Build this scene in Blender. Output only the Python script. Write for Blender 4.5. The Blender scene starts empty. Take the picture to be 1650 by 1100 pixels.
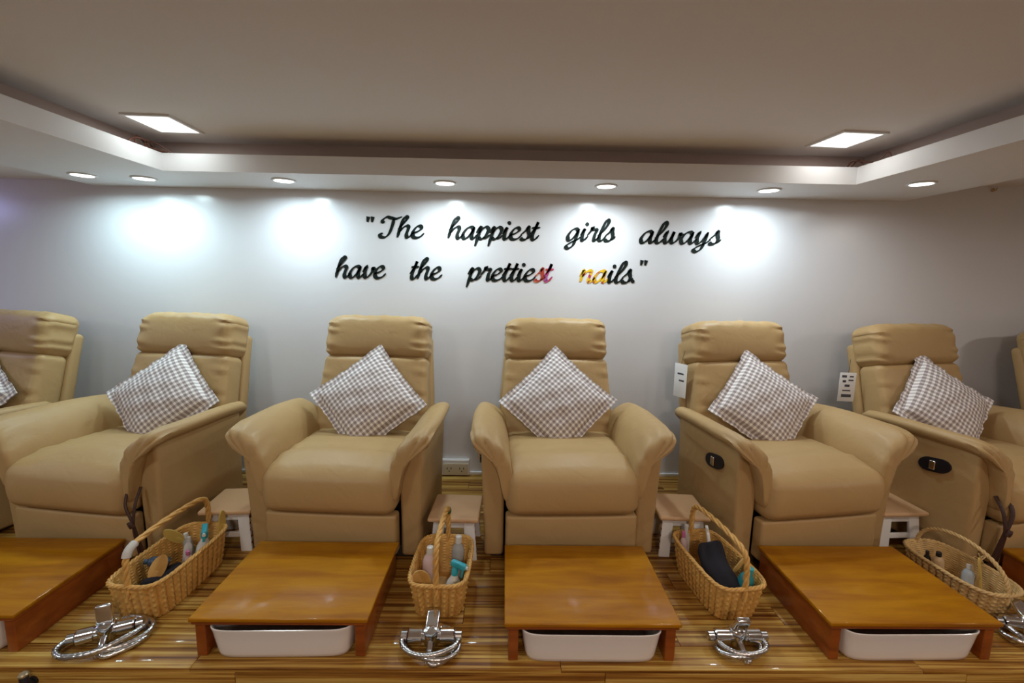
import bpy, math, random
from mathutils import Vector, Matrix, Euler
random.seed(7)
SC = bpy.context.scene
COL = SC.collection
R = math.radians

# ------------------------------------------------------------------ camera
cam_d = bpy.data.cameras.new('camera'); cam = bpy.data.objects.new('camera', cam_d); COL.objects.link(cam)
cam_d.sensor_width = 36; cam_d.lens = 729.6/1650*36; cam_d.clip_start = .02
_y, _p, _r = R(.9), R(7.85), R(.95)
_f = Vector((math.sin(_y)*math.cos(_p), math.cos(_y)*math.cos(_p), -math.sin(_p)))
_rt = Vector((math.cos(_y), -math.sin(_y), 0)); _up = _rt.cross(_f)
_rt2 = math.cos(_r)*_rt + math.sin(_r)*_up; _up2 = math.cos(_r)*_up - math.sin(_r)*_rt
cam.matrix_world = Matrix(((_rt2.x, _up2.x, -_f.x, 0), (_rt2.y, _up2.y, -_f.y, -2.9), (_rt2.z, _up2.z, -_f.z, 1.26), (0, 0, 0, 1)))
SC.camera = cam
# ------------------------------------------------------------------ world, exposure, fill and room lights
W = bpy.data.worlds.new('world'); SC.world = W; W.use_nodes = True
W.node_tree.nodes['Background'].inputs[0].default_value = (.9, .85, .8, 1)
W.node_tree.nodes['Background'].inputs[1].default_value = .05
SC.view_settings.view_transform = 'Standard'; SC.view_settings.look = 'None'
SC.view_settings.gamma = 1; SC.view_settings.use_curve_mapping = False
SC.view_settings.exposure = 0.30

def lamp(name, kind, loc, energy, color, rot=(0, 0, 0), parent=None, **kw):
    d = bpy.data.lights.new(name, kind); d.energy = energy; d.color = color
    for k, v in kw.items(): setattr(d, k, v)
    o = bpy.data.objects.new(name, d); COL.objects.link(o); o.location = loc; o.rotation_euler = rot
    if parent: o.parent = parent
    return o
# unseen fill lamps, added overhead: warm on the right, cooler on the left
for x, y, z, e, c in ((-1.5, -2.7, 1.92, 8, (.93, 1, .97)), (1.5, -2.7, 1.92, 8, (1, .90, .80)), (.2, -4.3, 1.92, 34, (1, .80, .66)),
                      (-3.7, -2.5, 1.785, 13, (.86, .95, 1)), (3.7, -2.5, 1.85, 15, (1, .92, .84))):
    lamp('added_fill_light', 'AREA', (x, y, z), e, c, shape='SQUARE', size=.3)
# violet shop light in the part of the room beyond the left soffit
lamp('violet_room_light', 'AREA', (-4.05, -.75, 1.76), 6.0, (.42, .44, 1.0), rot=(R(30), R(-18), 0), shape='SQUARE', size=.5)

WALL_Y = -.1; SOF = 1.765; CEIL = 1.935

# ------------------------------------------------------------------ materials
MATS = {}
def new_mat(name):
    m = bpy.data.materials.new(name); m.use_nodes = True; MATS[name] = m
    nt = m.node_tree; return m, nt, nt.nodes['Principled BSDF']
def N(nt, typ, **kw):
    n = nt.nodes.new(typ)
    for k, v in kw.items():
        if k.startswith('i_'):
            key = k[2:]; key = int(key) if key.isdigit() else key.replace('_', ' ')
            n.inputs[key].default_value = v
        else: setattr(n, k, v)
    return n
def plain(name, col, rough=.5, metal=0, bump=0, bscale=200, var=0, vscale=8, coat=0, trans=0, spec=.5):
    m, nt, b = new_mat(name)
    b.inputs['Base Color'].default_value = (*col, 1); b.inputs['Roughness'].default_value = rough
    b.inputs['Metallic'].default_value = metal; b.inputs['Specular IOR Level'].default_value = spec
    b.inputs['Coat Weight'].default_value = coat; b.inputs['Coat Roughness'].default_value = .1
    b.inputs['Transmission Weight'].default_value = trans
    tc = N(nt, 'ShaderNodeTexCoord')
    if var:
        no = N(nt, 'ShaderNodeTexNoise', i_Scale=vscale, i_Detail=4.0); nt.links.new(tc.outputs['Object'], no.inputs['Vector'])
        mx = N(nt, 'ShaderNodeMix', data_type='RGBA'); nt.links.new(no.outputs['Fac'], mx.inputs['Factor'])
        mx.inputs[6].default_value = (*[c*(1-var) for c in col], 1); mx.inputs[7].default_value = (*[min(1, c*(1+var)) for c in col], 1)
        nt.links.new(mx.outputs[2], b.inputs['Base Color'])
    if bump:
        no = N(nt, 'ShaderNodeTexNoise', i_Scale=bscale, i_Detail=3.0); nt.links.new(tc.outputs['Object'], no.inputs['Vector'])
        bp = N(nt, 'ShaderNodeBump', i_Strength=bump, i_Distance=.002); nt.links.new(no.outputs['Fac'], bp.inputs['Height'])
        nt.links.new(bp.outputs['Normal'], b.inputs['Normal'])
    return m
def emit(name, col, s):
    m, nt, b = new_mat(name)
    b.inputs['Base Color'].default_value = (.8, .8, .8, 1)
    b.inputs['Emission Color'].default_value = (*col, 1); b.inputs['Emission Strength'].default_value = s
    return m
def wood(name, stops, scale, rough, coat=0, rnd=True, bump=.05, spec=.25):
    m, nt, b = new_mat(name)
    tc = N(nt, 'ShaderNodeTexCoord'); mp = N(nt, 'ShaderNodeMapping'); mp.inputs['Scale'].default_value = scale
    nt.links.new(tc.outputs['Object'], mp.inputs['Vector'])
    if rnd:
        oi = N(nt, 'ShaderNodeObjectInfo'); ml = N(nt, 'ShaderNodeMath', operation='MULTIPLY', i_1=37.0)
        nt.links.new(oi.outputs['Random'], ml.inputs[0]); cx = N(nt, 'ShaderNodeCombineXYZ')
        for k in range(3): nt.links.new(ml.outputs[0], cx.inputs[k])
        nt.links.new(cx.outputs[0], mp.inputs['Location'])
    no = N(nt, 'ShaderNodeTexNoise', i_Scale=1.0, i_Detail=5.0, i_Roughness=.62, i_Distortion=.4)
    nt.links.new(mp.outputs[0], no.inputs['Vector'])
    cr = N(nt, 'ShaderNodeValToRGB'); el = cr.color_ramp.elements
    while len(el) < len(stops): el.new(.5)
    for e, (p, c) in zip(el, stops): e.position = p; e.color = (*c, 1)
    nt.links.new(no.outputs['Fac'], cr.inputs[0]); nt.links.new(cr.outputs[0], b.inputs['Base Color'])
    b.inputs['Roughness'].default_value = rough; b.inputs['Specular IOR Level'].default_value = spec; b.inputs['Coat Weight'].default_value = coat; b.inputs['Coat Roughness'].default_value = .05
    if bump:
        bp = N(nt, 'ShaderNodeBump', i_Strength=bump, i_Distance=.002); nt.links.new(no.outputs['Fac'], bp.inputs['Height'])
        nt.links.new(bp.outputs['Normal'], b.inputs['Normal'])
    return m
def leather():
    m, nt, b = new_mat('leather')
    tc = N(nt, 'ShaderNodeTexCoord')
    no = N(nt, 'ShaderNodeTexNoise', i_Scale=3.5, i_Detail=3.0); nt.links.new(tc.outputs['Object'], no.inputs['Vector'])
    mx = N(nt, 'ShaderNodeMix', data_type='RGBA'); nt.links.new(no.outputs['Fac'], mx.inputs['Factor'])
    mx.inputs[6].default_value = (.415, .268, .116, 1); mx.inputs[7].default_value = (.47, .312, .142, 1)
    nt.links.new(mx.outputs[2], b.inputs['Base Color'])
    b.inputs['Roughness'].default_value = .46; b.inputs['Specular IOR Level'].default_value = .32
    vo = N(nt, 'ShaderNodeTexVoronoi', i_Scale=330.0); nt.links.new(tc.outputs['Object'], vo.inputs['Vector'])
    n2 = N(nt, 'ShaderNodeTexNoise', i_Scale=14.0, i_Detail=2.0, i_Distortion=.6); nt.links.new(tc.outputs['Object'], n2.inputs['Vector'])
    b1 = N(nt, 'ShaderNodeBump', i_Strength=.12, i_Distance=.001); nt.links.new(vo.outputs['Distance'], b1.inputs['Height'])
    b2 = N(nt, 'ShaderNodeBump', i_Strength=.25, i_Distance=.012); nt.links.new(n2.outputs['Fac'], b2.inputs['Height'])
    nt.links.new(b1.outputs[0], b2.inputs['Normal']); nt.links.new(b2.outputs[0], b.inputs['Normal'])
    return m
def gingham():
    m, nt, b = new_mat('gingham')
    tc = N(nt, 'ShaderNodeTexCoord'); sx = N(nt, 'ShaderNodeSeparateXYZ'); nt.links.new(tc.outputs['Object'], sx.inputs[0])
    outs = []
    for k in (0, 1):
        a = N(nt, 'ShaderNodeMath', operation='MULTIPLY', i_1=1/.0215); nt.links.new(sx.outputs[k], a.inputs[0])
        fr = N(nt, 'ShaderNodeMath', operation='FRACT'); nt.links.new(a.outputs[0], fr.inputs[0])
        lt = N(nt, 'ShaderNodeMath', operation='LESS_THAN', i_1=.54); nt.links.new(fr.outputs[0], lt.inputs[0]); outs.append(lt)
    ad = N(nt, 'ShaderNodeMath', operation='ADD'); nt.links.new(outs[0].outputs[0], ad.inputs[0]); nt.links.new(outs[1].outputs[0], ad.inputs[1])
    hf = N(nt, 'ShaderNodeMath', operation='MULTIPLY', i_1=.5); nt.links.new(ad.outputs[0], hf.inputs[0])
    cr = N(nt, 'ShaderNodeValToRGB'); el = cr.color_ramp.elements; el.new(.5); cr.color_ramp.interpolation = 'CONSTANT'
    for e, (p, c) in zip(el, ((0, (.86, .83, .80)), (.4, (.56, .50, .49)), (.8, (.30, .25, .25)))): e.position = p; e.color = (*c, 1)
    nt.links.new(hf.outputs[0], cr.inputs[0]); nt.links.new(cr.outputs[0], b.inputs['Base Color'])
    b.inputs['Roughness'].default_value = .9; b.inputs['Specular IOR Level'].default_value = .15
    no = N(nt, 'ShaderNodeTexNoise', i_Scale=420.0); nt.links.new(tc.outputs['Object'], no.inputs['Vector'])
    n2 = N(nt, 'ShaderNodeTexNoise', i_Scale=11.0, i_Distortion=.5); nt.links.new(tc.outputs['Object'], n2.inputs['Vector'])
    b1 = N(nt, 'ShaderNodeBump', i_Strength=.3, i_Distance=.001); nt.links.new(no.outputs['Fac'], b1.inputs['Height'])
    b2 = N(nt, 'ShaderNodeBump', i_Strength=.35, i_Distance=.02); nt.links.new(n2.outputs['Fac'], b2.inputs['Height'])
    nt.links.new(b1.outputs[0], b2.inputs['Normal']); nt.links.new(b2.outputs[0], b.inputs['Normal'])
    return m
def refl_paint(name, c1, c2, c3):  # coloured reflections in glossy black letters, painted into the base colour as noise patches
    m, nt, b = new_mat(name)
    tc = N(nt, 'ShaderNodeTexCoord'); no = N(nt, 'ShaderNodeTexNoise', i_Scale=38.0, i_Detail=2.0); nt.links.new(tc.outputs['Object'], no.inputs['Vector'])
    cr = N(nt, 'ShaderNodeValToRGB'); el = cr.color_ramp.elements; el.new(.5)
    for e, (p, c) in zip(el, ((.4, c1), (.5, c2), (.6, c3))): e.position = p; e.color = (*c, 1)
    nt.links.new(no.outputs['Fac'], cr.inputs[0]); nt.links.new(cr.outputs[0], b.inputs['Base Color']); b.inputs['Roughness'].default_value = .25
    return m

LEA = leather(); GING = gingham()
WALLM = plain('wall_paint', (.73, .725, .745), rough=.22, bump=.03, bscale=18)
CEILM = plain('ceiling_paint', (.80, .77, .755), rough=.8, bump=.05, bscale=60)
WHITEP = plain('white_paint', (.80, .81, .83), rough=.5, bump=.03, bscale=40)
ROOMW = plain('room_wall_paint', (.60, .56, .51), rough=.7)
PLANK = wood('zebra_plank', ((.36, (.105, .032, .004)), (.46, (.27, .115, .018)), (.54, (.42, .23, .047)), (.64, (.56, .37, .10))), (1.0, 60, 60), .42, coat=.08)
DARKFLOOR = wood('lower_floor', ((.3, (.10, .05, .02)), (.7, (.24, .13, .05))), (2, 30, 30), .4)
BOXTOP = wood('box_top_wood', ((.25, (.22, .068, .0010)), (.45, (.33, .122, .0012)), (.6, (.40, .165, .0015)), (.8, (.44, .205, .003))), (2.2, 16, 16), .5, coat=.24, bump=.01, spec=.15)
BOXSIDE = wood('box_side_wood', ((.25, (.17, .035, .006)), (.6, (.28, .07, .010)), (.85, (.34, .10, .015))), (3, 8, 22), .3, coat=.4, bump=.02)
CERAMIC = plain('white_ceramic', (.78, .74, .72), rough=.15, coat=.5)
CHROME = plain('chrome', (.75, .76, .78), rough=.12, metal=1)
HOSE = plain('chrome_hose', (.58, .58, .59), rough=.25, metal=1)
BLACKP = plain('black_plastic', (.012, .012, .016), rough=.3)
DARKM = plain('dark_base', (.03, .022, .015), rough=.8)
WHITEPL = plain('white_plastic', (.78, .77, .76), rough=.35)
TANPL = plain('tan_plastic', (.58, .36, .19), rough=.55, bump=.1, bscale=120)
REDPR = plain('red_print', (.35, .06, .04), rough=.5)
STRAP = plain('brown_strap', (.045, .015, .010), rough=.6)
TRIM = plain('light_trim', (.8, .8, .8), rough=.4)
PAPER = plain('tag_paper', (.78, .78, .78), rough=.6)
INK = plain('tag_ink', (.06, .06, .08), rough=.6)
LETTER = plain('letter_black', (.006, .012, .010), rough=.55, spec=.2)
REFL_PAINTS = [refl_paint('letter_refl_red', (.45, .05, .03), (.30, .03, .02), (.6, .18, .1)), refl_paint('letter_refl_magenta', (.45, .04, .03), (.5, .06, .2), (.35, .10, .30)),
         refl_paint('letter_refl_red_yellow', (.45, .04, .08), (.75, .45, .02), (.8, .5, .02)), refl_paint('letter_refl_yellow', (.8, .5, .02), (.75, .42, .02), (.5, .06, .04))]
WICK = plain('wicker', (.60, .33, .085), rough=.5, var=.4, vscale=55, bump=.4, bscale=260)
WICKP = plain('wicker_pale', (.56, .37, .15), rough=.55, var=.35, vscale=55, bump=.4, bscale=260)
COPPER = plain('brown_wire', (.10, .035, .02), rough=.5)
SOCK = plain('socket_plate', (.62, .56, .42), rough=.4)

# ------------------------------------------------------------------ geometry helpers
class MB:
    def __init__(s): s.v = []; s.f = []
    def add(s, vs, fs):
        o = len(s.v); s.v += [tuple(p) for p in vs]; s.f += [tuple(i+o for i in f) for f in fs]; return s
    def box(s, x0, x1, y0, y1, z0, z1):
        vs = [(x, y, z) for x in (x0, x1) for y in (y0, y1) for z in (z0, z1)]
        return s.add(vs, [(0, 1, 3, 2), (4, 6, 7, 5), (0, 4, 5, 1), (2, 3, 7, 6), (0, 2, 6, 4), (1, 5, 7, 3)])
    def rbox(s, x0, x1, y0, y1, z0, z1, r=.01, k=2, div=(1, 1, 1), fn=None):
        c = Vector(((x0+x1)/2, (y0+y1)/2, (z0+z1)/2)); h = Vector(((x1-x0)/2, (y1-y0)/2, (z1-z0)/2)); r = min(r, *[q*.999 for q in h])
        ax = []
        for a in range(3):
            inn = h[a]-r; rr = [inn + r*math.tan(math.pi/4*i/k) for i in range(k+1)]
            mid = [-inn + 2*inn*i/div[a] for i in range(1, div[a])]
            ax.append([-q for q in reversed(rr)] + mid + rr)
        idx = {}; vs = []; fs = []
        def vid(p):
            key = (round(p[0], 6), round(p[1], 6), round(p[2], 6))
            if key not in idx:
                q = Vector([max(-(h[a]-r), min(h[a]-r, p[a])) for a in range(3)]); d = Vector(p)-q
                w = q + (d.normalized()*r if d.length > 1e-9 else d) + c
                idx[key] = len(vs); vs.append(Vector(fn(w)) if fn else w)
            return idx[key]
        for a in range(3):
            b, d = (a+1) % 3, (a+2) % 3
            for sg in (-1, 1):
                for i in range(len(ax[b])-1):
                    for j in range(len(ax[d])-1):
                        q = []
                        for (ii, jj) in ((i, j), (i+1, j), (i+1, j+1), (i, j+1)):
                            p = [0, 0, 0]; p[a] = sg*h[a]; p[b] = ax[b][ii]; p[d] = ax[d][jj]; q.append(vid(p))
                        fs.append(tuple(q) if sg > 0 else tuple(reversed(q)))
        return s.add(vs, fs)
    def tube(s, pts, rad, seg=8, closed=False, sub=4, flat=1.0):
        P = [Vector(p) for p in pts]; n = len(P)
        rads = rad if isinstance(rad, (list, tuple)) else [rad]*n
        if sub > 1 and n > 2:
            Q = []; RR = []
            m = n if closed else n-1
            for i in range(m):
                p1, p2 = P[i], P[(i+1) % n]
                p0 = P[i-1] if (closed or i > 0) else 2*p1-p2; p3 = P[(i+2) % n] if (closed or i+2 < n) else 2*p2-p1
                for j in range(sub):
                    t = j/sub; Q.append(.5*((2*p1)+(p2-p0)*t+(2*p0-5*p1+4*p2-p3)*t*t+(3*p1-p0-3*p2+p3)*t**3)); RR.append(rads[i]*(1-t)+rads[(i+1) % n]*t)
            if not closed: Q.append(P[-1]); RR.append(rads[-1])
            P, rads = Q, RR; n = len(P)
        vs = []; fs = []; up = None
        for i in range(n):
            a = P[i-1] if (closed or i) else P[0]; b = P[(i+1) % n] if (closed or i < n-1) else P[-1]
            t = (b-a).normalized()
            if up is None: up = t.orthogonal().normalized()
            up = (up - t*up.dot(t)).normalized(); sd = t.cross(up)
            for j in range(seg):
                an = 2*math.pi*j/seg; vs.append(P[i] + (up*math.cos(an) + sd*math.sin(an)*flat)*rads[i])
        for i in range(n if closed else n-1):
            for j in range(seg):
                a = i*seg+j; b = i*seg+(j+1) % seg; c = ((i+1) % n)*seg+(j+1) % seg; d = ((i+1) % n)*seg+j; fs.append((a, b, c, d))
        if not closed: fs.append(tuple(reversed(range(seg)))); fs.append(tuple((n-1)*seg+j for j in range(seg)))
        return s.add(vs, fs)
    def lathe(s, prof, seg=16, mat=None):
        vs = []; fs = []; n = len(prof)
        for r, z in prof:
            for j in range(seg):
                a = 2*math.pi*j/seg; p = Vector((r*math.cos(a), r*math.sin(a), z)); vs.append(mat @ p if mat else p)
        for i in range(n-1):
            for j in range(seg): fs.append((i*seg+j, i*seg+(j+1) % seg, (i+1)*seg+(j+1) % seg, (i+1)*seg+j))
        fs.append(tuple(reversed(range(seg)))); fs.append(tuple((n-1)*seg+j for j in range(seg)))
        return s.add(vs, fs)
    def prism(s, poly, fn):   # poly of 2-D points, fn(u, v, 0|1) -> 3-D
        n = len(poly); vs = [fn(u, v, 0) for u, v in poly] + [fn(u, v, 1) for u, v in poly]
        return s.add(vs, [tuple(reversed(range(n))), tuple(range(n, 2*n))] + [(i, (i+1) % n, n+(i+1) % n, n+i) for i in range(n)])
    def mesh(s, name, mat, ang=40):
        me = bpy.data.meshes.new(name); me.from_pydata(s.v, [], s.f); me.materials.append(mat); me.validate(); me.update()
        me.polygons.foreach_set('use_smooth', [True]*len(me.polygons)); me.set_sharp_from_angle(angle=R(ang)); return me
    def build(s, name, mat, parent=None, ang=40, **tags):
        o = bpy.data.objects.new(name, s.mesh(name, mat, ang)); COL.objects.link(o)
        if parent: o.parent = parent
        for k, v in tags.items(): o[k] = v
        return o
def thing(name, label, cat, loc=(0, 0, 0), rz=0, group=None):
    o = bpy.data.objects.new(name, None); COL.objects.link(o); o.location = loc; o.rotation_euler = (0, 0, rz)
    o.empty_display_size = .05; o['label'] = label; o['category'] = cat
    if group: o['group'] = group
    return o
def dup(root, label, loc, rz=0, rot=None):
    def cp(o, par):
        c = o.copy(); COL.objects.link(c); c.parent = par
        for ch in [q for q in bpy.data.objects if q.parent is o]: cp(ch, c)
        return c
    r = cp(root, None); r['label'] = label; r.location = loc; r.rotation_euler = rot or (0, 0, rz); return r
def struct(o, label=None):
    o['kind'] = 'structure'
    if label: o['label'] = label
    return o
def put(o, mesh_loc): o.location = mesh_loc; return o

# ------------------------------------------------------------------ the room
struct(MB().box(-4.6, 4.6, WALL_Y, WALL_Y+.12, -.35, 2.1).build('wall_back', WALLM), 'glossy white wall behind the recliners')
struct(MB().box(-4.72, -4.6, -6, WALL_Y+.12, -.35, 2.1).build('wall_left', ROOMW))
struct(MB().box(4.6, 4.72, -6, WALL_Y+.12, -.35, 2.1).build('wall_right', ROOMW))
struct(MB().box(-4.6, 4.6, -6.12, -6, -.35, 2.1).build('wall_front', ROOMW))
struct(MB().box(-4.6, 4.6, -6, -1.56, -.42, -.35).build('floor', DARKFLOOR), 'dark wooden floor in front of the platform')
CX0, CX1, CY = -1.71, 1.775, -.53       # inner edge of the soffit
TR = .13                                 # width of the light trough
struct(MB().box(CX0-TR, CX1+TR, -6, CY+TR, CEIL, CEIL+.1).build('ceiling', CEILM), 'plain recessed ceiling inside the cove')
sof = bpy.data.objects.new('ceiling_soffit', None); COL.objects.link(sof); struct(sof, 'lowered white soffit around the recessed ceiling')
OX0, OX1 = -2.43, 2.40
for nm, b in (('soffit_board', (CX0-.0195, CX1+.0195, CY+.0195, WALL_Y, SOF, SOF+.02)), ('soffit_board', (OX0, CX0-.0195, -6, WALL_Y, SOF, SOF+.02)), ('soffit_board', (CX1+.0195, OX1, -6, WALL_Y, SOF, SOF+.02))):
    MB().box(*b).build(nm, WHITEP, sof)
LT = .085
def miter(poly): return MB().prism(poly, lambda u, v, w: (u, v, SOF - .0004 + w*LT))
miter([(CX0-.02, CY+.02), (CX0, CY), (CX1, CY), (CX1+.02, CY+.02)]).build('fascia', WHITEP, sof)
miter([(CX0-.02, CY+.02), (CX0-.02, -6), (CX0, -6), (CX0, CY)]).build('fascia', WHITEP, sof)
miter([(CX1, CY), (CX1, -6), (CX1+.02, -6), (CX1+.02, CY+.02)]).build('fascia', WHITEP, sof)
CW = plain('cove_paint', (.62, .50, .46), rough=.8)
for b in ((CX0-TR-.02, CX1+TR+.02, CY+TR, CY+TR+.02, SOF+.02, CEIL), (CX0-TR-.02, CX0-TR, -6, CY+TR, SOF+.02, CEIL), (CX1+TR, CX1+TR+.02, -6, CY+TR, SOF+.02, CEIL)):
    MB().box(*b).build('cove_side', CW, sof)
struct(MB().box(-4.6, OX0, -6, WALL_Y, SOF+.03, SOF+.09).build('ceiling_left', CEILM))
struct(MB().box(OX1, 4.6, -6, WALL_Y, 1.862, 1.92).build('ceiling_right', CEILM))
MB().box(OX1-.02, OX1, -6, WALL_Y, SOF+.02, 1.90).build('soffit_edge', WHITEP, sof)
MB().box(OX0, OX0+.02, -6, WALL_Y, SOF+.02, 1.90).build('soffit_edge', WHITEP, sof)
struct(MB().rbox(-4.6, 4.6, WALL_Y-.012, WALL_Y, .0, .022, .003).build('baseboard_back', WHITEP))
# platform: carcass, boards on top, boards on the riser
plat = bpy.data.objects.new('floor_platform', None); COL.objects.link(plat); struct(plat, 'raised platform of striped wooden boards under the recliners')
PF = -1.585
MB().box(-4.6, 4.6, PF+.02, WALL_Y, -.35, -.014).build('platform_carcass', DARKM, plat)
bw = .099; rows = 15; BL = 1.2
pm = MB().rbox(0, BL-.0015, 0, bw-.0012, -.014, 0, .0012, 1).mesh('plank', PLANK)
for r in range(rows):
    x = -4.6 + (r*.43) % BL - BL
    while x < 4.6:
        o = bpy.data.objects.new('plank', pm); COL.objects.link(o); o.parent = plat; o.location = (x, PF + r*bw, 0)
        x += BL
for r, z in enumerate((-.012, -.124, -.236)):
    h = .11; x = -4.6 + (.345+4.6) % BL - BL if r == 0 else -4.6 - .5*r
    rm = MB().rbox(0, BL-.002, PF-.003, PF+.018, z-h, z, .0015, 1).mesh('riser_board', PLANK)
    while x < 4.6:
        o = bpy.data.objects.new('riser_board', rm); COL.objects.link(o); o.parent = plat; o.location = (x, 0, 0); x += BL

# ------------------------------------------------------------------ lights in the ceiling
EM_D = emit('downlight_glow', (.95, 1, .98), 5); EM_P = emit('panel_glow', (1, 1, .98), 1.2)
def downlight(x, y, label, e=2.6, col=(.86, .97, 1)):
    t = thing('downlight', label, 'downlight', (x, y, SOF), 0, 'round downlights in the soffit')
    MB().lathe([(.060, 0), (.062, -.004), (.056, -.008), (.048, -.006), (.048, 0)], 28).build('trim_ring', TRIM, t)
    MB().lathe([(.0475, -.001), (.0475, -.0062), (.02, -.0075), (.002, -.0078)], 28).build('lens', EM_D, t)
    lamp('downlight_bulb', 'AREA', (0, 0, -.012), e, col, parent=t, shape='DISK', size=.09, spread=R(168))
for x, y, l, e, c in ((-2.224, -.402, 'lit round downlight at the far left end of the soffit', 2.8, (.66, .93, 1)), (-1.951, -.345, 'lit round downlight second from left, below the left cove corner', 2.8, (.68, .93, 1)),
                (-1.198, -.362, 'lit round downlight third from left, left of the wall quote', 4.4, (.72, .92, 1)), (-.333, -.378, 'lit round downlight above the word happiest', 4.2, (.78, .94, 1)),
                (.532, -.38, 'lit round downlight above the word girls', 4.2, (.80, .94, 1)), (1.428, -.358, 'lit round downlight right of the wall quote, below the straight cove', 4.4, (.78, .93, 1)),
                (2.058, -.591, 'lit round downlight at the right end, under the right cove arm', 1.2, (.95, .98, 1))):
    downlight(x, y, l, e, c)
def panel(x0, x1, y0, y1, rz, label, e, col):
    cx, cy = (x0+x1)/2, (y0+y1)/2; w, d = (x1-x0)/2, (y1-y0)/2
    t = thing('panel_light', label, 'ceiling light', (cx, cy, CEIL), rz, 'square panel lights in the ceiling')
    f = MB(); q = .014
    for b in ((-w-q, w+q, -d-q, -d), (-w-q, w+q, d, d+q), (-w-q, -w, -d, d), (w, w+q, -d, d)): f.box(*b, -.008, 0)
    f.build('frame', TRIM, t); MB().box(-w, w, -d, d, -.006, -.001).build('diffuser', EM_P, t)
    lamp('panel_bulb', 'AREA', (0, 0, -.012), e, col, parent=t, shape='RECTANGLE', size=2*w, size_y=2*d)
panel(-1.652, -1.472, -.815, -.595, R(2), 'lit square panel light on the left of the recessed ceiling', .6, (.92, 1, .97))
panel(1.485, 1.675, -.797, -.585, R(4), 'lit square panel light on the right of the recessed ceiling', .6, (1, .97, .9))
def wires(label, pts_list, at):
    t = thing('loose_wires', label, 'wires', at)
    for p in pts_list: MB().tube([Vector(q)-Vector(at) for q in p], .004, 6).build('wire', COPPER, t)
z0 = SOF+LT
wires('tangled brown wires in the left corner of the ceiling cove', [[(-1.72, -.72, z0+.003), (-1.735, -.66, z0+0.034), (-1.725, -.6, z0+0.037), (-1.75, -.53, z0+0.020), (-1.70, -.522, z0+.004)],
      [(-1.722, -.68, z0+.004), (-1.745, -.63, z0+0.051), (-1.74, -.57, z0+0.017), (-1.69, -.519, z0+.004)], [(-1.72, -.62, z0+.004), (-1.74, -.59, z0+0.031), (-1.73, -.55, z0+0.043), (-1.67, -.52, z0+.004)]], (-1.72, -.55, z0))
wires('short brown wires in the right corner of the ceiling cove', [[(1.785, -.72, z0+.003), (1.80, -.68, z0+0.034), (1.79, -.64, z0+.004)], [(1.73, -.52, z0+.004), (1.76, -.51, z0+0.031), (1.79, -.56, z0+0.020), (1.786, -.61, z0+.004)],
      [(1.75, -.519, z0+.004), (1.785, -.515, z0+0.037), (1.788, -.55, z0+.004)]], (1.785, -.54, z0))

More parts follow.
